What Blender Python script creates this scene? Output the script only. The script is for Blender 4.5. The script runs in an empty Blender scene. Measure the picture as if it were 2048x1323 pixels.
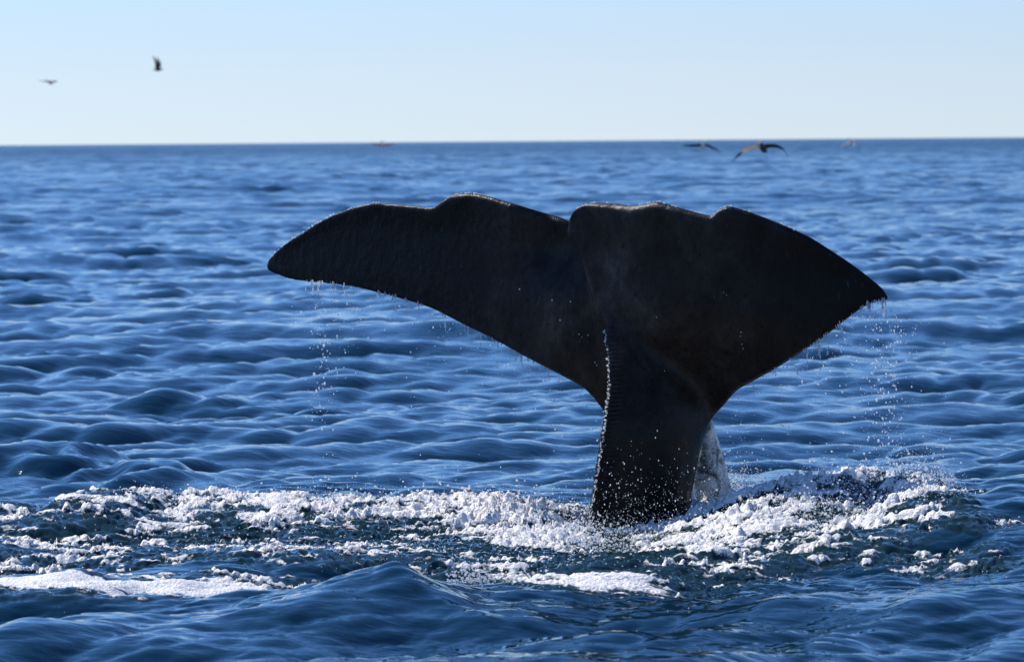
import bpy, math, random
import numpy as np
from mathutils import Vector, Matrix

# ------------------------------------------------------------------ camera, sky, sun, exposure
S = bpy.context.scene
COL = S.collection
PXF, CX, CY = 8533.0, 1024.0, 661.5          # focal length and centre of the 2048 px photograph
CAM_H = 2.33
PITCH = math.atan((661.5 - 280.0) / PXF)
ROLL = math.radians(0.45)

cam_d = bpy.data.cameras.new('camera')
cam = bpy.data.objects.new('camera', cam_d)
COL.objects.link(cam)
cam_d.sensor_fit = 'HORIZONTAL'
cam_d.sensor_width = 36.0
cam_d.lens = 36.0 * PXF / 2048.0
cam_d.clip_start = 0.1
cam_d.clip_end = 30000
F = Vector((0, math.cos(PITCH), -math.sin(PITCH)))
R0 = Vector((1, 0, 0))
U0 = R0.cross(F)
CR = R0 * math.cos(ROLL) - U0 * math.sin(ROLL)
CU = U0 * math.cos(ROLL) + R0 * math.sin(ROLL)
cam.matrix_world = Matrix(((CR.x, CU.x, -F.x, 0), (CR.y, CU.y, -F.y, 0), (CR.z, CU.z, -F.z, CAM_H), (0, 0, 0, 1)))
cam_d.dof.use_dof = True
cam_d.dof.focus_distance = 25.2
cam_d.dof.aperture_fstop = 5.6
cam_d.dof.aperture_blades = 0
S.camera = cam

SUN_AZ = math.radians(-48.0)                 # from the view direction (+Y), negative = to the left
SUN_EL = math.radians(46.0)
world = bpy.data.worlds.new('World')
S.world = world
world.use_nodes = True
wn, wl = world.node_tree.nodes, world.node_tree.links
wn.clear()
sky = wn.new('ShaderNodeTexSky')
sky.sky_type = 'NISHITA'
sky.sun_disc = False
sky.sun_elevation = SUN_EL
sky.sun_rotation = SUN_AZ
sky.altitude = 0
sky.air_density = 1.0
sky.dust_density = 0.0
sky.ozone_density = 1.0
bg = wn.new('ShaderNodeBackground')
bg.inputs['Strength'].default_value = 0.15
wo = wn.new('ShaderNodeOutputWorld')
tint = wn.new('ShaderNodeMix')                # cool white balance by elevation, upper sky boosted to brighten the water's reflections
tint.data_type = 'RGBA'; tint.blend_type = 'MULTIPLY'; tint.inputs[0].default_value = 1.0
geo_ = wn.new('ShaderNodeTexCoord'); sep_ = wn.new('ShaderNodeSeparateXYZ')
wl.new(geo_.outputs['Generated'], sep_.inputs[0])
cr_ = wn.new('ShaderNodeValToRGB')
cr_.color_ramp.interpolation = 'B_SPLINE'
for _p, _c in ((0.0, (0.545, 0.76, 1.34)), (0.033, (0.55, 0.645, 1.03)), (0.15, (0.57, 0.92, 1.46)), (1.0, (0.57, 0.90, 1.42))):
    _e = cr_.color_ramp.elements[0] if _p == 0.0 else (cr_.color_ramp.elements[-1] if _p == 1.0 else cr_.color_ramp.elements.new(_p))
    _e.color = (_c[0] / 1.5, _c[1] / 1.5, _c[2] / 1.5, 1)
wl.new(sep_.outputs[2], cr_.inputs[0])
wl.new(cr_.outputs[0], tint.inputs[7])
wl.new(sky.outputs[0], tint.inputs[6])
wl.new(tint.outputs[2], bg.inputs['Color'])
wl.new(bg.outputs[0], wo.inputs['Surface'])

sun_d = bpy.data.lights.new('sun', 'SUN')
sun_d.energy = 4.3
sun_d.angle = math.radians(0.53)
sun_d.color = (1.0, 0.95, 0.88)
sun = bpy.data.objects.new('sun', sun_d)
COL.objects.link(sun)
SUNV = Vector((math.sin(SUN_AZ) * math.cos(SUN_EL), math.cos(SUN_AZ) * math.cos(SUN_EL), math.sin(SUN_EL)))
sun.rotation_euler = SUNV.to_track_quat('Z', 'Y').to_euler()
sun.location = SUNV * 60

S.view_settings.view_transform = 'Standard'
S.view_settings.look = 'None'
S.view_settings.exposure = 0.263
S.view_settings.gamma = 1.0
S.view_settings.use_curve_mapping = False
S.render.engine = 'CYCLES'
S.cycles.use_denoising = True
S.cycles.max_bounces = 5
S.cycles.diffuse_bounces = 2
S.cycles.glossy_bounces = 3
S.cycles.transmission_bounces = 3
S.cycles.caustics_reflective = False
S.cycles.caustics_refractive = False
S.cycles.sample_clamp_indirect = 4.0
S.cycles.sample_clamp_direct = 5.0

rng = np.random.default_rng(7)
random.seed(7)


def ray(px, py):
    return F * PXF + CR * (px - CX) + CU * (CY - py)


def at(px, py, Y):
    """world point at depth Y along +Y seen at photo position px, py"""
    d = ray(px, py)
    k = Y / d.y
    return Vector((d.x * k, Y, CAM_H + d.z * k))


def ground(px, py, z=0.0):
    d = ray(px, py)
    k = (z - CAM_H) / d.z
    return Vector((d.x * k, d.y * k, z))


def ground_px(x, y):
    """where flat water at x, y stands in photo units (arrays)"""
    z = -CAM_H
    fx = F.x * x + F.y * y + F.z * z
    rx = CR.x * x + CR.y * y + CR.z * z
    ux = CU.x * x + CU.y * y + CU.z * z
    return CX + PXF * rx / fx, CY - PXF * ux / fx


def tag(o, label=None, cat=None, group=None, kind=None):
    if label: o['label'] = label
    if cat: o['category'] = cat
    if group: o['group'] = group
    if kind: o['kind'] = kind
    return o


def mesh_obj(name, verts, faces, mat, parent=None, smooth=True):
    me = bpy.data.meshes.new(name)
    me.from_pydata([tuple(v) for v in verts], [], faces)
    me.validate()
    me.update()
    if smooth:
        me.polygons.foreach_set('use_smooth', [True] * len(me.polygons))
    o = bpy.data.objects.new(name, me)
    COL.objects.link(o)
    if mat: me.materials.append(mat)
    if parent: o.parent = parent
    return o


# ------------------------------------------------------------------ materials
def new_mat(name):
    m = bpy.data.materials.new(name)
    m.use_nodes = True
    nt = m.node_tree
    b = nt.nodes['Principled BSDF']
    return m, nt, nt.nodes, nt.links, b


def noise(nt, scale, detail=3, rough=0.5, vec=None, dist=0.0):
    n = nt.nodes.new('ShaderNodeTexNoise')
    n.inputs['Scale'].default_value = scale
    n.inputs['Detail'].default_value = detail
    n.inputs['Roughness'].default_value = rough
    n.inputs['Distortion'].default_value = dist
    if vec is not None: nt.links.new(vec, n.inputs['Vector'])
    return n


def ramp(nt, fac, stops):
    r = nt.nodes.new('ShaderNodeValToRGB')
    while len(r.color_ramp.elements) < len(stops): r.color_ramp.elements.new(0.5)
    for e, (p, c) in zip(r.color_ramp.elements, stops):
        e.position = p
        e.color = (*c, 1) if not isinstance(c, float) else (c, c, c, 1)
    nt.links.new(fac, r.inputs[0])
    return r


def mathn(nt, op, a, b=None, c=None, clamp=False):
    n = nt.nodes.new('ShaderNodeMath')
    n.operation = op
    n.use_clamp = clamp
    for i, v in enumerate((a, b, c)):
        if v is None: continue
        if isinstance(v, (int, float)): n.inputs[i].default_value = v
        else: nt.links.new(v, n.inputs[i])
    return n.outputs[0]


def attr(nt, name):
    a = nt.nodes.new('ShaderNodeAttribute')
    a.attribute_name = name
    return a.outputs['Fac']


def water_material():
    m, nt, N, L, b = new_mat('sea_water_and_foam')
    geo = N.new('ShaderNodeNewGeometry')
    pos = geo.outputs['Position']
    churn = attr(nt, 'churn')
    foam = attr(nt, 'foam')
    # body colour of the water: deep blue, greener where it is churned full of air
    mixc = N.new('ShaderNodeMix'); mixc.data_type = 'RGBA'
    mixc.inputs[6].default_value = (0.0028, 0.024, 0.044, 1)
    mixc.inputs[7].default_value = (0.010, 0.028, 0.028, 1)
    L.new(churn, mixc.inputs[0])
    L.new(mixc.outputs[2], b.inputs['Base Color'])
    b.inputs['IOR'].default_value = 1.333
    mp = N.new('ShaderNodeMapping')
    mp.inputs['Scale'].default_value = (0.45, 1.0, 1.0)
    mp.inputs['Rotation'].default_value = (0, 0, 0.3)
    L.new(pos, mp.inputs['Vector'])
    n1 = noise(nt, 9.0, 3, 0.5, mp.outputs[0], 0.3)
    n2 = noise(nt, 30.0, 2, 0.5, mp.outputs[0], 0.2)
    far = attr(nt, 'unresolved')
    n0 = noise(nt, 1.1, 5, 0.55, mp.outputs[0], 0.4)
    s = mathn(nt, 'MULTIPLY_ADD', n2.outputs[0], 0.22, n1.outputs[0])
    s = mathn(nt, 'MULTIPLY_ADD', mathn(nt, 'MULTIPLY', n0.outputs[0], far), 60.0, s)
    L.new(mathn(nt, 'MULTIPLY_ADD', far, 0.22, 0.05), b.inputs['Roughness'])
    bump = N.new('ShaderNodeBump')
    bump.inputs['Strength'].default_value = 1.0
    bump.inputs['Distance'].default_value = 0.009
    L.new(s, bump.inputs['Height'])
    L.new(bump.outputs[0], b.inputs['Normal'])
    # foam
    f = N.new('ShaderNodeBsdfPrincipled')
    f.inputs['Base Color'].default_value = (0.86, 0.83, 0.78, 1)
    f.inputs['Roughness'].default_value = 0.55
    f.inputs['Specular IOR Level'].default_value = 0.35
    f.inputs['Subsurface Weight'].default_value = 0.0
    fb = N.new('ShaderNodeBump')
    fb.inputs['Strength'].default_value = 1.0
    fb.inputs['Distance'].default_value = 0.02
    fn = noise(nt, 60.0, 3, 0.6, pos)
    L.new(fn.outputs[0], fb.inputs['Height'])
    L.new(fb.outputs[0], f.inputs['Normal'])
    holes = noise(nt, 42.0, 4, 0.65, pos)
    h = mathn(nt, 'MULTIPLY_ADD', holes.outputs[0], 2.0, -1.0)
    k = mathn(nt, 'ADD', foam, h)
    k = mathn(nt, 'MULTIPLY_ADD', k, 2.0, -0.55, True)
    has = mathn(nt, 'MULTIPLY', foam, 12.0, None, True)
    k = mathn(nt, 'MULTIPLY', k, has)
    mix = N.new('ShaderNodeMixShader')
    L.new(k, mix.inputs[0]); L.new(b.outputs[0], mix.inputs[1]); L.new(f.outputs[0], mix.inputs[2])
    L.new(mix.outputs[0], N['Material Output'].inputs['Surface'])
    return m


def skin_material():
    m, nt, N, L, b = new_mat('wet_whale_skin')
    tc = N.new('ShaderNodeTexCoord')
    pos = tc.outputs['Object']
    white = attr(nt, 'white')
    ridge = attr(nt, 'ridge')
    root = attr(nt, 'root')
    mp = N.new('ShaderNodeMapping')
    mp.inputs['Scale'].default_value = (1.0, 1.0, 0.7)
    mp.inputs['Rotation'].default_value = (0, 0.8, 0)
    L.new(pos, mp.inputs['Vector'])
    n1 = noise(nt, 3.2, 5, 0.62, mp.outputs[0], 0.5)
    n2 = noise(nt, 26.0, 4, 0.7, mp.outputs[0], 0.3)
    a = mathn(nt, 'MULTIPLY_ADD', n2.outputs[0], 0.45, n1.outputs[0])
    r = ramp(nt, a, [(0.50, (0.014, 0.009, 0.007)), (0.66, (0.026, 0.018, 0.014)), (0.80, (0.044, 0.035, 0.029)), (0.95, (0.085, 0.072, 0.062))])
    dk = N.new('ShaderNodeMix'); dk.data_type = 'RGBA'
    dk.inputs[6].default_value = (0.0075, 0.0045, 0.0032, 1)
    L.new(root, dk.inputs[0]); L.new(r.outputs[0], dk.inputs[7])  # towards the centre: mottled skin with its catch of light painted in
    # fine pale flecks and scratches
    mp2 = N.new('ShaderNodeMapping')
    mp2.inputs['Scale'].default_value = (60, 60, 14)
    mp2.inputs['Rotation'].default_value = (0, 0.75, 0)
    L.new(pos, mp2.inputs['Vector'])
    n3 = noise(nt, 1.0, 2, 0.5, mp2.outputs[0])
    fl = ramp(nt, n3.outputs[0], [(0.66, 0.0), (0.78, 1.0)])
    fm = N.new('ShaderNodeMix'); fm.data_type = 'RGBA'
    fm.inputs[7].default_value = (0.075, 0.07, 0.066, 1)
    L.new(mathn(nt, 'MULTIPLY', fl.outputs[0], 0.55), fm.inputs[0])
    L.new(dk.outputs[2], fm.inputs[6])
    # mottled white belly
    n4 = noise(nt, 11.0, 6, 0.78, pos, 0.6)
    wr = ramp(nt, n4.outputs[0], [(0.40, (0.05, 0.06, 0.06)), (0.49, (0.38, 0.41, 0.40)), (0.58, (0.62, 0.64, 0.60)), (0.75, (0.72, 0.73, 0.68))])
    wm = N.new('ShaderNodeMix'); wm.data_type = 'RGBA'
    L.new(white, wm.inputs[0]); L.new(fm.outputs[2], wm.inputs[6]); L.new(wr.outputs[0], wm.inputs[7])
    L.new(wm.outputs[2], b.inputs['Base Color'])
    rr = mathn(nt, 'MULTIPLY_ADD', n2.outputs[0], 0.30, 0.16)
    L.new(rr, b.inputs['Roughness'])
    b.inputs['IOR'].default_value = 1.33
    b.inputs['Specular IOR Level'].default_value = 0.27
    n5 = noise(nt, 110.0, 3, 0.6, pos)
    n6 = noise(nt, 15.0, 3, 0.5, mp.outputs[0])
    hh = mathn(nt, 'MULTIPLY_ADD', n6.outputs[0], 3.0, n5.outputs[0])
    # transverse wrinkles of the dorsal ridge
    sx = N.new('ShaderNodeSeparateXYZ'); L.new(pos, sx.inputs[0])
    wob = mathn(nt, 'MULTIPLY_ADD', n6.outputs[0], 2.2, mathn(nt, 'MULTIPLY', sx.outputs[2], 245.0))
    sn = mathn(nt, 'SINE', wob)
    hh = mathn(nt, 'MULTIPLY_ADD', mathn(nt, 'MULTIPLY', sn, ridge), 0.8, hh)
    bp = N.new('ShaderNodeBump')
    bp.inputs['Strength'].default_value = 0.55
    bp.inputs['Distance'].default_value = 0.006
    L.new(hh, bp.inputs['Height']); L.new(bp.outputs[0], b.inputs['Normal'])
    return m


def plain_material(name, col, rough=0.6, var=0.15, scale=20.0, spec=0.5):
    m, nt, N, L, b = new_mat(name)
    tc = N.new('ShaderNodeTexCoord')
    n = noise(nt, scale, 3, 0.6, tc.outputs['Object'])
    lo = tuple(c * (1 - var) for c in col); hi = tuple(min(1, c * (1 + var)) for c in col)
    r = ramp(nt, n.outputs[0], [(0.35, lo), (0.65, hi)])
    L.new(r.outputs[0], b.inputs['Base Color'])
    b.inputs['Roughness'].default_value = rough
    b.inputs['Specular IOR Level'].default_value = spec
    if 'feather' in name:                       # feathers let light through
        tr = N.new('ShaderNodeBsdfTranslucent'); L.new(r.outputs[0], tr.inputs['Color'])
        mx = N.new('ShaderNodeMixShader'); mx.inputs[0].default_value = 0.4
        L.new(b.outputs[0], mx.inputs[1]); L.new(tr.outputs[0], mx.inputs[2])
        L.new(mx.outputs[0], N['Material Output'].inputs['Surface'])
    return m


def drop_material():
    m, nt, N, L, b = new_mat('water_drop')
    b.inputs['Base Color'].default_value = (0.92, 0.95, 0.97, 1)
    b.inputs['Roughness'].default_value = 0.12
    b.inputs['IOR'].default_value = 1.333
    b.inputs['Transmission Weight'].default_value = 0.35
    tr = N.new('ShaderNodeBsdfTranslucent')
    tr.inputs['Color'].default_value = (0.92, 0.95, 0.97, 1)
    mx = N.new('ShaderNodeMixShader'); mx.inputs[0].default_value = 0.7
    L.new(b.outputs[0], mx.inputs[1]); L.new(tr.outputs[0], mx.inputs[2])
    L.new(mx.outputs[0], N['Material Output'].inputs['Surface'])
    return m


M_WATER = water_material()
M_SKIN = skin_material()
M_DROP = drop_material()

# ------------------------------------------------------------------ random fields (tileable, band limited)
def spectrum_patch(Lp, N, lmin, lmax, wind, spread, seed, power=2.0, chop=False):
    """height (and sideways shift) of a random sea between two wavelengths; unit variance of height"""
    g = np.random.default_rng(seed)
    k = np.fft.fftfreq(N, Lp / N) * 2 * np.pi
    kx, ky = np.meshgrid(k, k, indexing='ij')
    kk = np.hypot(kx, ky); kk[0, 0] = 1e-6
    lam = 2 * np.pi / kk
    band = 1 / (1 + (lmin / lam) ** 10) / (1 + (lam / lmax) ** 4)
    amp = band * kk ** (-power)
    if spread is not None:
        th = np.arctan2(ky, kx) - wind
        amp = amp * (0.04 + np.abs(np.cos(th)) ** spread)
    z = (g.normal(size=(N, N)) + 1j * g.normal(size=(N, N))) * amp
    z[0, 0] = 0
    h = np.fft.ifft2(z).real
    s = h.std()
    h = (h / s).astype(np.float32)
    if not chop: return h
    dx = (np.fft.ifft2(-1j * z * kx / kk).real / s).astype(np.float32)
    dy = (np.fft.ifft2(-1j * z * ky / kk).real / s).astype(np.float32)
    return h, dx, dy


def sample(fields, Lp, x, y, rot=0.0):
    """smooth cubic lookup of tileable fields"""
    N = fields[0].shape[0]
    c, s = math.cos(rot), math.sin(rot)
    u = ((x * c + y * s) / Lp * N)
    v = ((-x * s + y * c) / Lp * N)
    iu, iv = np.floor(u).astype(np.int64), np.floor(v).astype(np.int64)
    fu, fv = (u - iu).astype(np.float32), (v - iv).astype(np.float32)
    def wts(t):
        t2, t3 = t * t, t * t * t
        return (-0.5 * t + t2 - 0.5 * t3, 1 - 2.5 * t2 + 1.5 * t3, 0.5 * t + 2 * t2 - 1.5 * t3, -0.5 * t2 + 0.5 * t3)
    wu, wv = wts(fu), wts(fv)
    out = [np.zeros(x.shape, np.float32) for _ in fields]
    for a in range(4):
        ia = ((iu + a - 1) % N) * N
        for b in range(4):
            idx = ia + (iv + b - 1) % N
            w = wu[a] * wv[b]
            for o, f in zip(out, fields): o += w * f.ravel()[idx]
    return out


def sstep(a, b, x):
    t = np.clip((x - a) / (b - a), 0, 1)
    return t * t * (3 - 2 * t)


def seg_dist(gx, gy, pts, yscale):
    """distance to a polyline in photo units of flat water, y stretched, and the value carried along it"""
    best = np.full(gx.shape, 1e9, np.float32)
    val = np.zeros(gx.shape, np.float32)
    side = np.zeros(gx.shape, np.float32)
    for (x0, y0, v0), (x1, y1, v1) in zip(pts[:-1], pts[1:]):
        dx, dy = x1 - x0, (y1 - y0) * yscale
        t = np.clip(((gx - x0) * dx + (gy - y0) * yscale * dy) / (dx * dx + dy * dy), 0, 1)
        ex, ey = gx - (x0 + t * dx), (gy - y0) * yscale - t * dy
        d = np.hypot(ex, ey)
        m = d < best
        best = np.where(m, d, best)
        val = np.where(m, v0 + t * (v1 - v0), val)
        side = np.where(m, ey, side)
    return best, val, side


def catmull(pts, n=10):
    out = []
    P = [pts[0]] + list(pts) + [pts[-1]]
    for i in range(1, len(P) - 2):
        for k in range(n):
            t = k / n
            out.append(tuple(0.5 * ((2 * P[i][c]) + (-P[i-1][c] + P[i+1][c]) * t + (2*P[i-1][c] - 5*P[i][c] + 4*P[i+1][c] - P[i+2][c]) * t*t + (-P[i-1][c] + 3*P[i][c] - 3*P[i+1][c] + P[i+2][c]) * t**3) for c in range(len(P[0]))))
    out.append(tuple(pts[-1]))
    return out

# ------------------------------------------------------------------ the sea
YS = 4.0
# raised ridges of water: polyline of (photo x, photo y of flat water, height in m), half width
RIDGES = [
    ([(-200, 1040, .10), (150, 1040, .12), (400, 1036, .13), (700, 1036, .12), (1000, 1034, .10), (1130, 1032, .02)], 60, 120),
    ([(1440, 1054, .01), (1560, 1058, .09), (1700, 1066, .17), (1830, 1066, .23), (1890, 1085, .10)], 75, 190),
    ([(-200, 1222, .03), (200, 1216, .03), (450, 1204, .02), (600, 1196, .0)], 60, 60),
    ([(-200, 1288, .05), (200, 1288, .055), (480, 1284, .065), (660, 1262, .13), (760, 1254, .135), (880, 1262, .13), (1100, 1290, .08), (1350, 1320, .05), (1550, 1330, .02)], 120, 170),
    ([(-200, 926, .12), (120, 922, .15), (330, 934, .12), (470, 950, .04), (560, 958, .0)], 50, 55),
    ([(1250, 1345, .0), (1500, 1300, .06), (1700, 1290, .09), (1950, 1270, .05), (2150, 1260, .04)], 110, 120),
    ([(1900, 1150, .00), (2000, 1130, .10), (2150, 1110, .16)], 200, 200),
]
# foam cover: ellipses (photo x, y of flat water, half width, half height, amount)
FOAM = [
    (520, 1046, 330, 20, .85), (200, 1080, 330, 34, .50), (700, 1056, 330, 18, .95), (960, 1048, 260, 26, 1.25),
    (1090, 1075, 130, 40, 1.15), (420, 1110, 460, 26, .62), (150, 1140, 330, 22, .62), (520, 1150, 380, 18, .45),
    (860, 1110, 330, 42, .42), (40, 1212, 300, 17, 2.3), (330, 1204, 360, 12, 1.9), (560, 1190, 220, 10, .9), (180, 1190, 300, 9, .8),
    (1010, 1150, 260, 30, .55), (1280, 1095, 190, 40, .42), (1690, 1048, 210, 14, 1.5), (1660, 1063, 130, 10, .9), (1330, 1165, 260, 26, .72), (1210, 1205, 190, 13, 1.1), (1080, 1190, 120, 10, .95),
    (1480, 1085, 200, 30, 1.05), (1560, 1135, 240, 16, .8), (1700, 1085, 190, 32, .60), (1540, 1062, 110, 16, 1.2), (1480, 1036, 110, 16, 1.4), (1840, 1075, 90, 34, 1.15), (1800, 1105, 150, 18, 1.0),
    (1900, 1110, 60, 16, 1.0), (1950, 1125, 130, 8, .55), (1780, 1150, 260, 8, .48), (1440, 1025, 90, 18, 1.2), (1560, 1040, 120, 12, .9),
    (1400, 1052, 90, 16, 1.2), (60, 1095, 160, 40, .3), (1990, 1025, 120, 5, .45), (1960, 1165, 150, 10, .45),
]

def build_sea():
    # rows: distance from the point under the camera; columns: bearing
    r = list(np.geomspace(0.4, 16.5, 30))
    def grow(rr, to, f):
        while rr[-1] < to: rr.append(rr[-1] + f(rr[-1]))
    grow(r, 20.3, lambda d: 0.04)
    grow(r, 28.6, lambda d: 0.0185)
    grow(r, 45, lambda d: max(0.03, 0.0026 * d))
    grow(r, 130, lambda d: 0.0035 * d)
    rf = [r[-1]]
    grow(rf, 2200, lambda d: max(0.46, 0.0014 * d))
    grow(rf, 7000, lambda d: 0.03 * d)
    r = np.array(r); rf = np.array(rf)
    inner = np.linspace(-0.146, 0.146, 705)
    k = np.geomspace(0.0006, math.pi - 0.1462, 40)
    th = np.concatenate([-(0.146 + k)[::-1], inner, 0.146 + k])
    thf = np.concatenate([-(0.146 + k)[::-1], inner[::4], 0.146 + k])
    nr, nc = len(r), len(th)
    xs_, ys_, res_, quads_ = [], [], [], []
    off = 0
    for ra, ta in ((r, th), (rf, thf)):
        RR, TT = np.meshgrid(ra, ta, indexing='ij')
        xs_.append((RR * np.sin(TT)).ravel()); ys_.append((RR * np.cos(TT)).ravel())
        rs = np.repeat(np.gradient(ra), len(ta))
        wide = np.abs(np.tile(ta, len(ra))) > 0.148
        res_.append(np.where(wide, np.maximum(rs, np.repeat(ra, len(ta)) * np.tile(np.gradient(ta), len(ra))), rs))
        idx = np.arange(len(ra) * len(ta), dtype=np.int32).reshape(len(ra), len(ta)) + off
        quads_.append(np.stack([idx[:-1, :-1], idx[:-1, 1:], idx[1:, 1:], idx[1:, :-1]], -1).reshape(-1, 4))
        off += len(ra) * len(ta)
    x, y, res, quads = (np.concatenate(v) for v in (xs_, ys_, res_, quads_))

    W = math.radians(-72)
    A = spectrum_patch(57.0, 1024, 0.55, 3.0, W, 2.5, 11, 2.2, True)
    B = spectrum_patch(17.0, 1024, 0.20, 0.9, W + 0.30, 2.5, 12, 2.2, True)
    C = spectrum_patch(6.1, 1024, 0.045, 0.24, W - 0.2, 2.5, 13, 2.3, True)
    gx, gy = ground_px(x, np.maximum(y, 0.5))
    inview = (y > 5)
    gx = np.where(inview, gx, -9999.); gy = np.where(inview, gy, 9999.)
    X = np.array(x); Y = np.array(y)
    Z = np.zeros_like(x, dtype=np.float32)
    DX = np.zeros_like(Z); DY = np.zeros_like(Z)
    G = spectrum_patch(57.0, 256, 1.6, 8.0, 0, None, 31, 1.6)
    gust = np.clip(np.exp(0.25 * sample([G], 57.0, x * 0.8, y * 0.55, 0.15)[0]) * 0.95, 0.4, 1.5).astype(np.float32)
    D = spectrum_patch(640.0, 512, 6.0, 40.0, W, 3.0, 14, 2.3, True)
    for P, Lp, rot, a, cut, ch in ((D, 640.0, 0.2, 0.13, 60.0, 1.0), (A, 57.0, 0.0, 0.043, 3.0, 1.25), (B, 17.0, 0.35, 0.0140, 0.5, 1.2), (C, 6.1, 0.2, 0.0040, 0.08, 0.9)):
        w = a * (1 - sstep(cut * 0.6, cut * 1.8, res)).astype(np.float32)
        if 10 < Lp < 100: w = w * gust
        use = w > 1e-7
        h, dx, dy = sample(P, Lp, x[use], y[use], rot)
        c, s = math.cos(rot), math.sin(rot)
        Z[use] += w[use] * h
        DX[use] += ch * w[use] * (dx * c - dy * s)
        DY[use] += ch * w[use] * (dx * s + dy * c)

    calm = 1 - 0.55 * np.exp(-(((gx - 900) / 900) ** 2 + ((gy - 1085) / 75) ** 2) ** 2)
    Z *= calm.astype(np.float32)
    Z -= (0.085 * np.exp(-(((gx - 1285) / 150) ** 2 + ((gy - 1082) / 36) ** 2))).astype(np.float32)
    # the ridges thrown up by the whale and the swell in front of it
    for pts, wn_, wf in RIDGES:
        d, v, side = seg_dist(gx, gy, catmull(pts, 3), YS)
        wv = sample([A[0]], 57.0, x * 2.3 + 3, y * 2.3, 0.9)[0] * 14
        wdt = np.where(side > 0, wf, wn_).astype(np.float32)      # side > 0: nearer the camera
        Z += (v * np.exp(-(np.abs(d + wv * 1.5) / wdt) ** 1.8)).astype(np.float32)

    pk = np.hypot((gx - 818 - 0.5 * (gy - 1244)) / 75, (gy - 1246) / 15)
    Z += (0.115 * np.exp(-np.sqrt(pk ** 2 + 0.10) * 1.5 + 0.47)).astype(np.float32)
    # foam cover
    q = (gy > 960) & (gy < 1300) & (gx > -260) & (gx < 2300)
    xs, ys, gxs, gys = x[q], y[q], gx[q], gy[q]
    n1 = spectrum_patch(9.0, 1024, 0.06, 0.6, 0, None, 21, 1.2)
    n2 = spectrum_patch(3.7, 1024, 0.035, 0.20, 0, None, 22, 1.35)
    n3 = spectrum_patch(5.3, 1024, 0.06, 0.22, 0, None, 23, 0.8)
    a1 = sample([n1], 9.0, xs * 0.45, ys * 0.9, 0.1)[0]
    wx = xs + 0.05 * sample([n3], 5.3, xs, ys, 1.3)[0]
    a2 = sample([n2], 3.7, wx * 0.36, ys * 0.9, 0.12)[0]
    a3 = sample([n3], 5.3, wx * 0.7, ys, 0.1)[0]
    a4 = sample([n3], 5.3, xs * 0.45 + 9, ys * 0.45, 1.0)[0]
    dens = np.zeros_like(xs)
    for ex, ey, rx, ry, am in FOAM:
        e = ((gxs - ex) / rx) ** 2 + ((gys - ey) / ry) ** 2
        dens = np.maximum(dens, am * np.exp(-e ** 1.6 * 0.8)) + 0.12 * am * np.exp(-e * 0.7)
    a5 = sample([n1], 9.0, xs * 0.16 + 2, ys * 0.4, 0.05)[0]
    cov = 0.64 * dens + 0.13 * a1 + 0.17 * a2 + 0.10 * a4 + 0.13 * a5
    foam = sstep(0.48, 0.88, cov) * sstep(0.10, 0.24, dens)
    thick = sstep(0.60, 1.12, cov) * sstep(0.15, 0.35, dens)
    churn = sstep(0.08, 0.35, dens)
    lump = np.clip(0.5 + 0.38 * a3 + 0.25 * a1, 0, 1.6)
    flat = np.exp(-(((gxs - 180) / 520) ** 2 + ((gys - 1207) / 30) ** 2) ** 2)
    flat = np.maximum(flat, np.exp(-(((gxs - 1170) / 220) ** 2 + ((gys - 1203) / 20) ** 2) ** 2) * .7)
    rough = (1 - 0.9 * flat)
    hz = foam * 0.004 + thick * (rough * (0.005 + 0.012 * lump * np.minimum(dens, 1.2) ** 1.5 + 0.004 * a2))
    hz += churn * rough * (0.008 * a3 + 0.003 * a2)
    # upper foam heaps close to the tail and along the right hand mound
    for ex, ey, rx, ry, h in ((1440, 1030, 75, 14, .12), (1120, 1052, 90, 16, .06), (1850, 1075, 60, 20, .06), (1590, 1066, 90, 12, .05)):
        e = ((gxs - ex) / rx) ** 2 + ((gys - ey) / ry) ** 2
        hz += h * np.exp(-e) * (1 + 0.25 * a3)
    Z[q] += hz.astype(np.float32)
    FO = np.zeros_like(Z); CH = np.zeros_like(Z)
    FO[q] = foam; CH[q] = churn
    UN = sstep(0.06, 1.6, res)

    co = np.empty((len(x), 3), np.float32)
    co[:, 0] = X + DX; co[:, 1] = Y + DY; co[:, 2] = Z
    ff = FO[quads].mean(1)
    isf = ff > 0.35

    def part(name, qd):
        used = np.zeros(len(co), bool); used[qd.ravel()] = True
        remap = np.cumsum(used) - 1
        c = co[used]; qd = remap[qd].astype(np.int32)
        me = bpy.data.meshes.new(name)
        me.vertices.add(len(c)); me.vertices.foreach_set('co', c.ravel())
        me.loops.add(qd.size); me.loops.foreach_set('vertex_index', qd.ravel())
        me.polygons.add(len(qd))
        me.polygons.foreach_set('loop_start', np.arange(0, qd.size, 4, dtype=np.int32))
        me.polygons.foreach_set('use_smooth', np.ones(len(qd), bool))
        me.update(calc_edges=True)
        for an, arr in (('foam', FO), ('churn', CH), ('unresolved', UN)):
            t = me.attributes.new(an, 'FLOAT', 'POINT')
            t.data.foreach_set('value', arr[used].astype(np.float32))
        me.materials.append(M_WATER)
        o = bpy.data.objects.new(name, me); COL.objects.link(o)
        return o
    sea = part('sea', quads[~isf]); tag(sea, 'choppy deep blue sea reaching to the horizon', None, None, 'structure')
    fo = part('sea_foam', quads[isf]); tag(fo, 'white foam churned up on the water round the whale tail', 'foam', None, 'stuff')
    print('sea rows', nr, 'cols', nc, 'quads', len(quads), 'foam', isf.sum())
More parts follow.
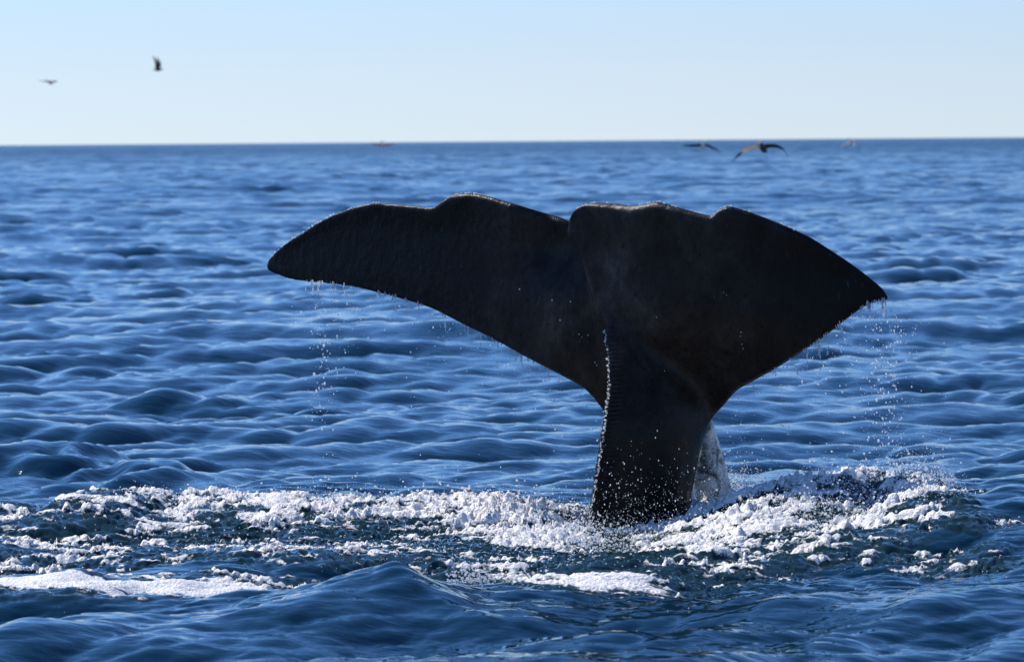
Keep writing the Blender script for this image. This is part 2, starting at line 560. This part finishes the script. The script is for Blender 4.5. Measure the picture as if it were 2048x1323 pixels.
    # a way to find the surface height again
    def height(px, py):
        g = ground(px, py)
        rr = math.hypot(g.x, g.y); tt = math.atan2(g.x, g.y)
        i = int(np.clip(np.searchsorted(r, rr), 0, nr - 1)); j = int(np.clip(np.searchsorted(th, tt), 0, nc - 1))
        return float(Z[i * nc + j]), g
    return height

water_height = build_sea()

# ------------------------------------------------------------------ the whale's tail
Y0 = 25.9
X0 = at(1215, 700, Y0).x
SPAN = -0.66                                    # depth per metre across: the right lobe is nearer

LEFT = [0.0]                                    # 1 while the left lobe is built: it passes behind the right one at the notch
def lobe_depth(px, py):
    x = (px - 1215) / 330.0
    v = (py - 400) / 330.0
    bend = 0.10 * x * x if x < 0 else 0.16 * x * x
    tuck = 0.40 * float(sstep(600, 850, py)) * math.exp(-((px - 1400) / 170.0) ** 2)
    return Y0 + SPAN * x + bend + 0.05 * v + 0.06 * math.exp(-(x / 0.25) ** 2) + tuck + (0.16 * float(sstep(1020, 1110, px)) * float(sstep(600, 480, py)) * LEFT[0])


def interp(pts, x):
    xs = [p[0] for p in pts]; ys = [p[1] for p in pts]
    return float(np.interp(x, xs, ys))


# outlines of the two lobes: upper (trailing) and lower (leading) edge
L_TOP = [(533, 530), (540, 515), (560, 495), (582, 478), (605, 464), (650, 436), (700, 416), (735, 407), (752, 404), (775, 406), (800, 408), (835, 411), (862, 414), (878, 407), (890, 398), (908, 389), (938, 386), (970, 390), (1010, 401), (1050, 413), (1100, 428), (1137, 441), (1160, 470), (1200, 540), (1240, 600)]
L_BOT = [(533, 536), (540, 543), (560, 552), (582, 559), (605, 563), (650, 567), (700, 573), (735, 580), (752, 585), (775, 590), (800, 597), (835, 607), (862, 616), (890, 629), (930, 650), (970, 669), (1010, 690), (1050, 712), (1100, 738), (1137, 757), (1165, 772), (1190, 793), (1207, 815), (1240, 850)]
R_TOP = [(1135, 458), (1138, 441), (1146, 424), (1160, 412), (1180, 406), (1205, 405), (1235, 407), (1270, 410), (1310, 403), (1322, 404), (1345, 410), (1390, 423), (1415, 429), (1428, 429), (1437, 420), (1447, 414), (1462, 412), (1500, 423), (1560, 446), (1610, 468), (1650, 492), (1700, 525), (1740, 555), (1765, 576), (1778, 594)]
R_BOT = [(1135, 466), (1138, 478), (1146, 490), (1160, 505), (1175, 545), (1190, 600), (1205, 660), (1218, 740), (1240, 830), (1300, 860), (1400, 850), (1440, 826), (1462, 797), (1480, 778), (1510, 760), (1550, 738), (1600, 706), (1650, 672), (1690, 640), (1725, 615), (1755, 603), (1770, 602), (1778, 598)]

def build_lobe(top, bot, x0, x1, root_at, thick_root, thick_tip, ncol=170, ns=30):
    top = catmull(top, 6); bot = catmull(bot, 6)
    verts, faces = [], []
    r2 = random.Random(5)
    for i in range(ncol + 1):
        f = i / ncol
        px = x0 + (x1 - x0) * (0.5 - 0.5 * math.cos(math.pi * f))
        yt, yb = interp(top, px), interp(bot, px)
        mid = 0.5 * (yt + yb)
        dist = abs(px - root_at) / 620.0
        T = thick_root + (thick_tip - thick_root) * min(1, dist) ** 0.7
        ch = (yb - yt) / 330.0
        T = min(T, ch * 0.30 + 0.014)
        ring = []
        for j in range(2 * ns):
            a = math.pi * j / ns                  # 0 at the trailing edge, pi at the leading edge
            t = 0.5 - 0.5 * math.cos(a)
            sgn = 1 if j <= ns else -1
            # foil: thin trailing edge, fuller towards the leading edge
            w = math.sqrt(max(0, t * (1 - t))) * 2
            w = w * (0.30 + 0.70 * t ** 0.75)
            w = max(w, 0.50 * math.sqrt(max(0.0, min(1, t / 0.03) * min(1, (1 - t) / 0.02))) if ch > .05 else w)
            py = yt + (yb - yt) * t
            d = lobe_depth(px, py) - 0.045 * math.sin(math.pi * t) * min(1, ch) * (-1)
            p = at(px, py, d)
            nx, ny = -0.55 * sgn, -0.83 * sgn
            verts.append((p.x + nx * w * T * 0.5, p.y + ny * w * T * 0.5, p.z))
        base = i * 2 * ns
        if i:
            for j in range(2 * ns):
                a0, a1 = base - 2 * ns + j, base - 2 * ns + (j + 1) % (2 * ns)
                faces.append((a0, a1, base + (j + 1) % (2 * ns), base + j))
    faces.append(tuple(range(2 * ns))[::-1])
    faces.append(tuple(range(ncol * 2 * ns, (ncol + 1) * 2 * ns)))
    return verts, faces

# dorsal crest (left edge) and right silhouette of the stock: (photo y, x)
CREST = [(600, 1203), (640, 1205), (680, 1211), (720, 1215), (760, 1217), (800, 1214), (850, 1208), (900, 1201), (950, 1193), (1000, 1186), (1060, 1175), (1120, 1164), (1260, 1140)]
FLANK = [(600, 1400), (700, 1420), (800, 1436), (850, 1424), (900, 1405), (950, 1394), (1000, 1384), (1040, 1382), (1120, 1392), (1260, 1420)]

def crest_out(py):
    return 0.35 * float(sstep(600, 700, py)) + 0.65 * float(sstep(640, 900, py))

def build_stock():
    verts, faces = [], []
    U = [0, .012, .03, .06, .10, .15, .22, .32, .45, .6, .75, .87, .95, 1.0]
    Wd = [0, .13, .18, .19, .20, .30, .50, .74, .93, 1.0, .93, .72, .44, 0]
    rows = np.arange(600, 1262, 6)
    for i, py in enumerate(rows):
        xl, xr = interp(CREST, py), interp(FLANK, py)
        grow = crest_out(py)
        half = 0.06 + 0.17 * float(sstep(600, 900, py))
        Yc = Y0 + 0.06 - 0.44 * grow
        c = at(xl, py, Yc)
        Yv = Y0 + 0.36
        v = at(xr, py, Yv)
        n = Vector((v.x - c.x, v.y - c.y, 0)); n.normalize()
        s = Vector((n.y, -n.x, 0))                 # points right and towards the camera
        # pull the ventral end in so that the near flank, not the keel, makes the right edge
        L = (v - c).length * 0.97
        ring = []
        for k, (u, w) in enumerate(zip(U, Wd)):
            ring.append(c + n * (L * u) + s * (half * w) + Vector((0, 0, 0)))
        for k in range(len(U) - 2, 0, -1):
            ring.append(c + n * (L * U[k]) - s * (half * Wd[k]))
        # keep the flank on its silhouette
        mx = max(p.x / p.y for p in ring)
        want = v.x / v.y
        f = (want - c.x / c.y) / max(1e-6, mx - c.x / c.y)
        ring = [Vector((c.x + (p.x - c.x) * f, c.y + (p.y - c.y) * f, c.z)) for p in ring]
        m = len(ring)
        verts += [tuple(p) for p in ring]
        if i:
            b = i * m
            for k in range(m):
                faces.append((b - m + k, b - m + (k + 1) % m, b + (k + 1) % m, b + k))
    faces.append(tuple(range(m))[::-1]); faces.append(tuple(range(len(verts) - m, len(verts))))
    return verts, faces


def build_keel():
    """white underside behind the stock, widening downwards"""
    K = [(836, 1395, 1422), (856, 1392, 1429), (880, 1388, 1436), (910, 1382, 1445), (940, 1374, 1453), (970, 1366, 1461), (1000, 1350, 1468), (1060, 1330, 1474), (1200, 1290, 1510)]
    verts, faces = [], []
    m = 20
    for i, (py, xl, xr) in enumerate(K):
        a, b = at(xl, py, Y0 + .35), at(xr, py, Y0 + .55)
        c = (a + b) * 0.5
        rx = (b.x - a.x) * 0.5
        for k in range(m):
            t = 2 * math.pi * k / m
            verts.append((c.x + rx * math.cos(t), c.y + 0.20 * math.sin(t) + 0.05, c.z))
        if i:
            q = i * m
            for k in range(m): faces.append((q - m + k, q - m + (k + 1) % m, q + (k + 1) % m, q + k))
    faces.append(tuple(range(m))[::-1]); faces.append(tuple(range(len(verts) - m, len(verts))))
    return verts, faces


def build_whale():
    V, Fc = [], []
    LEFT[0] = 1.0
    left = build_lobe(L_TOP, L_BOT, 533, 1238, 1215, .24, .035)
    LEFT[0] = 0.0
    for vs, fs in (left, build_lobe(R_TOP, R_BOT, 1135, 1778, 1215, .26, .06), build_stock(), build_keel()):
        o = len(V)
        V += vs; Fc += [tuple(a + o for a in f) for f in fs]
    me = bpy.data.meshes.new('rough_tail')
    org = at(1290, 1047, Y0); org.z = 0
    me.from_pydata([(v[0] - org.x, v[1] - org.y, v[2]) for v in V], [], Fc)
    me.update()
    import bmesh
    bm = bmesh.new(); bm.from_mesh(me)
    bmesh.ops.recalc_face_normals(bm, faces=bm.faces)
    bm.to_mesh(me); bm.free()
    tmp = bpy.data.objects.new('rough_tail', me); COL.objects.link(tmp)
    md = tmp.modifiers.new('r', 'REMESH'); md.mode = 'VOXEL'; md.voxel_size = 0.0085; md.adaptivity = 0
    sm = tmp.modifiers.new('s', 'SMOOTH'); sm.factor = 0.5; sm.iterations = 14
    dg = bpy.context.evaluated_depsgraph_get()
    out = bpy.data.meshes.new_from_object(tmp.evaluated_get(dg))
    bpy.data.objects.remove(tmp)
    out.name = 'sperm_whale'
    n = len(out.vertices)
    co = np.empty(n * 3, np.float32); out.vertices.foreach_get('co', co); co = co.reshape(-1, 3)
    # where every vertex stands, for the markings and the painted light at the centre
    wx, wy, wz = co[:, 0] + org.x, co[:, 1] + org.y, co[:, 2] - CAM_H
    f_ = F.x * wx + F.y * wy + F.z * wz
    px = CX + PXF * (CR.x * wx + CR.y * wy + CR.z * wz) / f_
    py = CY - PXF * (CU.x * wx + CU.y * wy + CU.z * wz) / f_
    cr = np.interp(py, [c[0] for c in CREST], [c[1] for c in CREST])
    ridge = np.exp(-((px - cr) / 20.0) ** 2) * (wy < Y0 + .05) * sstep(620, 680, py)
    white = sstep(Y0 + .22, Y0 + .34, wy) * sstep(1370, 1400, px) * sstep(835, 865, py) * sstep(1490, 1470, px * 0 + 1400)
    white = white * (py > 820)
    root = np.exp(-((px - 1230) / 260.0) ** 2) * sstep(900, 700, py)  # mottled centre, paler for the light it catches, put into the skin colour
    # ease the flukes into the stock
    soft = sstep(1180, 1235, px) * sstep(1500, 1420, px) * sstep(560, 640, py) * sstep(960, 880, py) * (1 - np.exp(-((px - cr) / 26.0) ** 2) * sstep(640, 680, py)) * (white < .05)
    ed = np.empty(len(out.edges) * 2, np.int32); out.edges.foreach_get('vertices', ed); ed = ed.reshape(-1, 2)
    deg = np.bincount(ed.ravel(), minlength=n).astype(np.float32)
    sel = np.nonzero(soft > 0.01)[0]
    for _ in range(130):
        for c in range(3):
            s_ = np.bincount(ed[:, 0], co[ed[:, 1], c], n) + np.bincount(ed[:, 1], co[ed[:, 0], c], n)
            co[sel, c] += (soft[sel] * 0.7 * (s_[sel] / deg[sel] - co[sel, c])).astype(np.float32)
    # knuckles of the ridge as real relief
    kn = np.sin(wz * 95.0 + 1.3 * np.sin(wz * 23)) * (0.0022 + 0.0012 * np.sin(wz * 31)) * ridge
    co[:, 0] -= kn * 0.8; co[:, 1] -= kn * 0.55
    out.vertices.foreach_set('co', co.ravel())
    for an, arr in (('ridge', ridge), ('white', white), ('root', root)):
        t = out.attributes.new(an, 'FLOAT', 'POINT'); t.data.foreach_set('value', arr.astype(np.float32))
    out.polygons.foreach_set('use_smooth', np.ones(len(out.polygons), bool))
    out.materials.clear(); out.materials.append(M_SKIN)
    out.update()
    o = bpy.data.objects.new('sperm_whale', out); COL.objects.link(o)
    o.location = (org.x, org.y, 0)
    tag(o, 'black wet sperm whale tail raised out of the foaming sea with both flukes spread', 'whale')
    print('whale faces', len(out.polygons))
    return o

whale = build_whale()

# ------------------------------------------------------------------ drops (instanced small spheres)
def drops(name, pts, scales, label, cat='water drops', subdiv=2, mat=M_DROP):
    me = bpy.data.meshes.new(name)
    me.from_pydata([tuple(p) for p in pts], [], [])
    a = me.attributes.new('size', 'FLOAT_VECTOR', 'POINT')
    a.data.foreach_set('vector', np.array(scales, np.float32).ravel())
    o = bpy.data.objects.new(name, me); COL.objects.link(o)
    ng = bpy.data.node_groups.new(name + '_nodes', 'GeometryNodeTree')
    ng.interface.new_socket('Geometry', in_out='INPUT', socket_type='NodeSocketGeometry')
    ng.interface.new_socket('Geometry', in_out='OUTPUT', socket_type='NodeSocketGeometry')
    gi = ng.nodes.new('NodeGroupInput'); go = ng.nodes.new('NodeGroupOutput')
    ip = ng.nodes.new('GeometryNodeInstanceOnPoints')
    ic = ng.nodes.new('GeometryNodeMeshIcoSphere'); ic.inputs['Subdivisions'].default_value = subdiv; ic.inputs['Radius'].default_value = 1.0
    ss = ng.nodes.new('GeometryNodeSetShadeSmooth')
    sm = ng.nodes.new('GeometryNodeSetMaterial'); sm.inputs['Material'].default_value = mat
    na = ng.nodes.new('GeometryNodeInputNamedAttribute'); na.data_type = 'FLOAT_VECTOR'; na.inputs['Name'].default_value = 'size'
    l = ng.links
    l.new(ic.outputs[0], ss.inputs[0]); l.new(ss.outputs[0], sm.inputs[0]); l.new(sm.outputs[0], ip.inputs['Instance'])
    l.new(gi.outputs[0], ip.inputs['Points']); l.new(na.outputs[0], ip.inputs['Scale']); l.new(ip.outputs[0], go.inputs[0])
    md = o.modifiers.new('drops', 'NODES'); md.node_group = ng
    me.materials.append(mat)
    tag(o, label, cat, None, 'stuff')
    return o

def rad(lo=0.002, hi=0.008, p=2.5):
    return lo + (hi - lo) * random.random() ** p

# strings of water running off the leading edges
pts, scl = [], []
def strand(px, py, length, lean=0.0, n=None, r0=0.0032):
    Yd = lobe_depth(px, py) - 0.02
    p = at(px, py - 3, Yd)
    n = n or max(4, int(length * 330 / 4.5))
    x = p.x
    for k in range(n):
        f = k / n
        gap = f > .35 and random.random() < 0.5 * f
        x += random.gauss(0, 0.0022)
        if gap: continue
        r = r0 * random.uniform(0.45, 1.15) * (1 - 0.35 * f)
        if random.random() < 0.12: r *= 1.7
        pts.append((x + lean * f * length, p.y + random.gauss(0, .003), p.z - length * f))
        r *= 1.2; scl.append((r, r, r * random.uniform(1.4, 3.6)))

bl = catmull(L_BOT, 6); br = catmull(R_BOT, 6)
for i in range(42):
    px = random.choice((random.gauss(650, 22), random.gauss(800, 35), random.gauss(1040, 45), random.uniform(620, 1195)))
    px = min(1195, max(614, px))
    strand(px, interp(bl, px), random.expovariate(1 / .045) + .01, random.uniform(-.15, .15))
for px, ln, le in ((622, .16, .25), (640, .10, 0), (645, .11, .02), (668, .06, 0), (688, .05, .1), (758, .08, 0), (785, .16, .18), (792, .08, 0), (818, .11, 0), (836, .09, .08), (890, .12, 0), (937, .09, 0), (962, .11, 0), (998, .15, 0), (1032, .14, -.08), (1040, .16, .12)):
    strand(px, interp(bl, px), ln, le, None, .0045)
for i in range(34):
    px = random.choice((random.gauss(1640, 30), random.gauss(1745, 18), random.uniform(1480, 1765)))
    px = min(1768, max(1480, px))
    strand(px, interp(br, px), random.expovariate(1 / .035) + .01, random.uniform(0, .35))
for px, ln, le in ((1580, .17, .42), (1611, .13, .05), (1635, .20, .30), (1652, .17, .08), (1680, .13, .35), (1735, .09, .5), (1765, .13, .1), (1768, .10, .3)):
    strand(px, interp(br, px), ln, le, None, .0046)
drops('running_water', pts, scl, 'thin bright strings of water running off the lower edges of both flukes', 'water')

# falling drops
pts, scl = [], []
def fall(cx, sx, y0, y1, n, Y=None, lo=.0013, hi=.0050, pw=2.2, dens=1.0):
    for _ in range(n):
        px = random.gauss(cx, sx); f = random.random() ** dens
        py = y0 + (y1 - y0) * f
        Yd = (lobe_depth(px, 500) if Y is None else Y) + random.gauss(0, .06)
        p = at(px, py, Yd); r = rad(lo, hi, pw)
        pts.append(p); scl.append((r, r, r * random.uniform(1.0, 2.2)))
fall(640, 16, 600, 860, 110, dens=1.1); fall(665, 32, 600, 760, 70, dens=1.4); fall(645, 7, 650, 850, 14, hi=.008, lo=.003)
fall(1775, 24, 620, 900, 230, dens=.9); fall(1760, 60, 680, 900, 110); fall(1768, 12, 605, 900, 40, hi=.007, lo=.0025, dens=1.3); fall(1800, 25, 630, 700, 45)
for i in range(330):
    px = random.uniform(620, 1205); py = interp(bl, px) + 5 + random.expovariate(1 / 55)
    if py > 960: continue
    p = at(px, py, lobe_depth(px, 500) + random.gauss(0, .05)); r = rad(.0016, .0056, 2.6); pts.append(p); scl.append((r, r, r * 1.2))
for i in range(300):
    px = random.uniform(1470, 1765); py = interp(br, px) + 5 + random.expovariate(1 / 60)
    if py > 960: continue
    p = at(px, py, lobe_depth(px, 500) + random.gauss(0, .05)); r = rad(.0016, .0056, 2.6); pts.append(p); scl.append((r, r, r * 1.2))
# drops in front of the stock
for i in range(520):
    px = random.uniform(1175, 1410); py = 1070 - abs(random.gauss(0, 85))
    p = at(px, py, Y0 - .75 + random.gauss(0, .05)); r = rad(.0010, .0038, 3.0); pts.append(p); scl.append((r, r, r * random.uniform(1, 2)))
for px, py in ((1482, 664), (1481, 672), (1484, 688), (1486, 697), (1447, 585), (1453, 590), (1313, 634), (1141, 603), (1158, 668), (1164, 674), (1176, 670), (1190, 724), (1193, 730), (1039, 578), (1329, 741), (1120, 640), (1104, 600)):
    p = at(px, py, lobe_depth(px, py) - .16); r = random.uniform(.0025, .0042); pts.append(p); scl.append((r, r, r))
drops('falling_drops', pts, scl, 'small drops of water falling from the fluke tips and round the tail stock')

# beads of water on the trailing edges and the dorsal ridge
pts, scl = [], []
tl = catmull(L_TOP, 6); tr_ = catmull(R_TOP, 6)
def bead(px, py, Yd, r):
    pts.append(at(px, py, Yd)); scl.append((r, r, r))
for i in range(95):
    px = random.choice((random.uniform(538, 760), random.uniform(895, 960), random.uniform(540, 640)))
    if px > 1130: continue
    bead(px, interp(tl, px) + random.uniform(-.5, 2), lobe_depth(px, interp(tl, px)) - .008, rad(.0025, .0075, 1.9))
for i in range(95):
    px = random.choice((random.uniform(1150, 1200), random.uniform(1250, 1340), random.uniform(1425, 1470), random.uniform(1560, 1600), random.uniform(1150, 1500)))
    bead(px, interp(tr_, px) + random.uniform(-.5, 2), lobe_depth(px, interp(tr_, px)) - .008, rad(.0025, .0075, 1.9))
for py in np.arange(660, 1055, 2.8):
    if random.random() < .22: continue
    xl = interp(CREST, py)
    g = crest_out(py)
    bead(xl + random.uniform(-2.0, 3.5), py + random.uniform(-1.5, 1.5), Y0 + .06 - .44 * g - .005, rad(.0026, .0080, 1.9))
drops('water_beads', pts, scl, 'glinting beads of water along the fluke edges and the dorsal ridge', 'water beads')

# spray thrown up over the foam
pts, scl = [], []
def spray(px0, px1, py0, py1, n, hmean, lo=.003, hi=.010, pw=2.0):
    for _ in range(int(n * 1.35)):
        m = (px0 + px1) / 2; wd = (px1 - px0) / 2
        px, py = m + wd * 1.25 * (2 * random.betavariate(1.8, 1.8) - 1), random.uniform(py0, py1)
        z, g = water_height(px, py)
        h = random.expovariate(1 / hmean)
        r = rad(lo, hi, pw) * .78
        pts.append((g.x, g.y, z + h)); scl.append((r * random.uniform(.9, 1.3), r, r * random.uniform(.8, 1.2)))
spray(150, 700, 1035, 1060, 260, .020)
spray(600, 1170, 1032, 1050, 420, .026)
spray(560, 1150, 1032, 1042, 170, .05, .003, .009)
spray(1150, 1420, 1058, 1125, 700, .035, .003, .009)
spray(1390, 1520, 1012, 1045, 900, .07, .0015, .006)
spray(1420, 1700, 1040, 1080, 420, .035)
spray(1560, 1900, 1050, 1105, 1100, .04, .003, .009)
spray(1780, 1900, 1050, 1090, 700, .06, .002, .007)
spray(1000, 1200, 1045, 1100, 500, .035, .003, .009)
spray(700, 1400, 1090, 1170, 420, .012, .003, .007)
spray(100, 900, 1065, 1130, 380, .012, .003, .008)
spray(900, 985, 1192, 1200, 240, .035, .003, .008)
spray(0, 2048, 1000, 1250, 250, .02, .002, .005)
spray(300, 1170, 1030, 1050, 3000, .026, .0010, .0026)
spray(1150, 1460, 1030, 1100, 3200, .05, .0010, .0028)
spray(1460, 1900, 1035, 1100, 5200, .040, .0010, .0028)
spray(1380, 1520, 1010, 1045, 2600, .06, .0010, .0028)
spray(1790, 1900, 1040, 1095, 1800, .07, .0010, .0030)
drops('spray', pts, scl, 'fine white spray tossed up over the foam around the whale', 'spray')

# ------------------------------------------------------------------ gulls
M_GW = plain_material('pale_feathers', (0.82, 0.80, 0.77), .6)
M_GG = plain_material('grey_brown_feathers', (0.22, 0.18, 0.155), .75)
M_GB = plain_material('dark_wing_tip_feathers', (0.07, 0.07, 0.075), .7)
M_BK = plain_material('yellowish_beak', (0.45, 0.30, 0.08), .5)

def loft(rings):
    V = [tuple(p) for r in rings for p in r]; m = len(rings[0]); Fc = []
    for i in range(1, len(rings)):
        b = i * m
        for k in range(m): Fc.append((b - m + k, b - m + (k + 1) % m, b + (k + 1) % m, b + k))
    Fc.append(tuple(range(m))[::-1]); Fc.append(tuple(range(len(V) - m, len(V))))
    return V, Fc

def spindle(secs, m=14):
    """secs: (y, half width, half height, z) along the body, beak towards -y"""
    return loft([[(w * math.cos(2 * math.pi * k / m), y, z + h * math.sin(2 * math.pi * k / m)) for k in range(m)] for y, w, h, z in secs])

def wing_rings(side, pts, chords, sweep):
    """pts (out, up) along the wing; chord in m; sweep back"""
    rings = []
    for (o, u), c, sw in zip(pts, chords, sweep):
        t = 0.012 * c / .2 + .002
        sec = [(0, 0), (.08, t), (.35, t * 1.2), (.75, t * .5), (1, 0), (.75, -t * .2), (.35, -t * .5), (.08, -t * .6)]
        rings.append([(side * o, sw + s * c, u + z) for s, z in sec])
    return rings

def gull(loc, heading, bank, size, left, right, label, group, pitch=0.0, body_mat=None, wing_mat=None, tip=True, right_mat=None):
    root = bpy.data.objects.new('gull', None); COL.objects.link(root)
    root.location = loc; root.rotation_euler = (pitch, bank, heading); root.scale = (size,) * 3
    tag(root, label, 'gull', group)
    bm_ = body_mat or M_GW; wm = wing_mat or M_GG
    v, f = spindle([(-.27, .004, .004, .035), (-.255, .022, .022, .035), (-.22, .036, .036, .032), (-.18, .036, .038, .022), (-.13, .05, .052, .006), (-.05, .064, .062, 0), (.05, .060, .056, 0), (.14, .036, .034, .008), (.2, .018, .014, .014)])
    mesh_obj('body', v, f, bm_, root)
    v, f = spindle([(-.325, .002, .003, .027), (-.29, .007, .008, .031), (-.262, .010, .011, .034)], 8)
    mesh_obj('beak', v, f, M_BK, root)
    v, f = loft([[(-.02, .17, .012), (.02, .17, .012), (.02, .17, .02), (-.02, .17, .02)], [(-.05, .26, .012), (.05, .26, .012), (.05, .26, .017), (-.05, .26, .017)], [(-.062, .31, .012), (.062, .31, .012), (.062, .31, .014), (-.062, .31, .014)]])
    mesh_obj('tail_feathers', v, f, M_GW, root, False)
    for side, w in ((-1, left), (1, right)):
        ch = [.17, .185, .18, .16, .125, .07, .02]
        sw = [-.09, -.10, -.12, -.10, -.04, .05, .13]
        rings = wing_rings(side, w, ch, sw)
        v, f = loft(rings[:5]); wo = mesh_obj('wing', v, f, (right_mat or wm) if side > 0 else wm, root)
        v, f = loft([[(p[0], p[1], p[2] + .0005) for p in r] for r in rings[4:]])
        mesh_obj('wing_tip', v, f, M_GB if tip else wm, wo)
    return root

def wing_line(spec):
    """angles in degrees of successive wing stretches -> (out, up)"""
    o, u = .03, .03; out = [(o, u)]
    for L, a in spec:
        o += L * math.cos(math.radians(a)); u += L * math.sin(math.radians(a)); out.append((o, u))
    return out
ARCH = wing_line([(.10, 6), (.12, 0), (.12, -28), (.10, -50), (.12, -58), (.12, -60)])
GLIDE = wing_line([(.10, 12), (.12, 8), (.12, 2), (.10, -4), (.12, -8), (.12, -10)])
UPW = wing_line([(.10, 40), (.12, 62), (.12, 70), (.10, 75), (.12, 78), (.12, 80)])
LOW = wing_line([(.10, -5), (.12, -30), (.12, -42), (.10, -48), (.12, -52), (.12, -50)])

GR = 'gulls flying over the sea'
gull(at(1526, 296, 84), math.radians(165), math.radians(3), 1.05, ARCH, ARCH, 'large brown gull with arched wings just below the horizon, right of the flukes', GR, pitch=math.radians(24), body_mat=M_GG, wing_mat=plain_material('shaded_brown_feathers', (0.16, 0.12, 0.10), .7), right_mat=plain_material('sunlit_brown_feathers', (0.80, 0.72, 0.62), .7))  # one wing coloured as sunlit, the other as shaded: light put into the feathers
gull(at(1406, 292, 120), math.radians(185), math.radians(6), 0.85, LOW, UPW[:1] + GLIDE[1:], 'pale bodied gull with one dark drooping wing, left of the large brown gull', GR, pitch=math.radians(30), wing_mat=M_GB)
gull(at(1704, 282, 190), math.radians(120), 0, 0.95, LOW, LOW, 'tiny pale gull right on the horizon line, farthest right in the picture', GR, pitch=math.radians(25), wing_mat=M_GW, tip=False)
gull(at(765, 291, 190), math.radians(170), 0, 0.85, GLIDE, GLIDE, 'small gull gliding low along the horizon, above the left fluke', GR, wing_mat=plain_material('fawn_feathers', (0.62, 0.52, 0.50), .7), pitch=math.radians(48), tip=False)
gull(at(315, 140, 190), math.radians(75), math.radians(4), 0.95, UPW, UPW, 'dark gull with raised wings high in the pale sky', GR, body_mat=M_GB, wing_mat=M_GG)
gull(at(99, 165, 210), math.radians(50), 0, 0.9, GLIDE, GLIDE, 'faint grey gull gliding in the sky near the left edge', GR, pitch=math.radians(30), body_mat=M_GG, wing_mat=M_GG)

def sitting_gull(px, py, label):
    g = ground(px, py)
    root = bpy.data.objects.new('gull', None); COL.objects.link(root)
    root.location = (g.x, g.y, water_height(px, py)[0] + 0.04); root.rotation_euler = (0, 0, math.radians(70)); tag(root, label, 'gull', 'gulls resting on the water')
    v, f = spindle([(-.17, .02, .02, .03), (-.13, .06, .05, .03), (-.02, .085, .07, .02), (.1, .06, .05, .04), (.22, .012, .012, .08)])
    mesh_obj('body', v, f, M_GW, root)
    v, f = spindle([(-.23, .012, .012, .155), (-.21, .034, .034, .158), (-.175, .038, .038, .15), (-.15, .033, .045, .11), (-.12, .03, .03, .05)])
    mesh_obj('head', v, f, M_GW, root)
    v, f = spindle([(-.285, .002, .003, .148), (-.255, .007, .008, .152), (-.225, .01, .011, .155)], 8)
    mesh_obj('beak', v, f, M_BK, root)
    for s in (-1, 1):
        v, f = loft([[(s * .05, -.1, .05), (s * .085, -.1, .06), (s * .05, -.1, .09), (s * .03, -.1, .08)], [(s * .06, .03, .03), (s * .1, .03, .05), (s * .05, .03, .1), (s * .03, .03, .08)], [(s * .01, .27, .09), (s * .02, .27, .092), (s * .015, .27, .1), (s * .008, .27, .098)]])
        mesh_obj('wing', v, f, M_GG, root)
sitting_gull(222, 366, 'pale gull resting on the dark water far left, below the horizon')
sitting_gull(1678, 334, 'pale gull resting on the water below the horizon at the right')
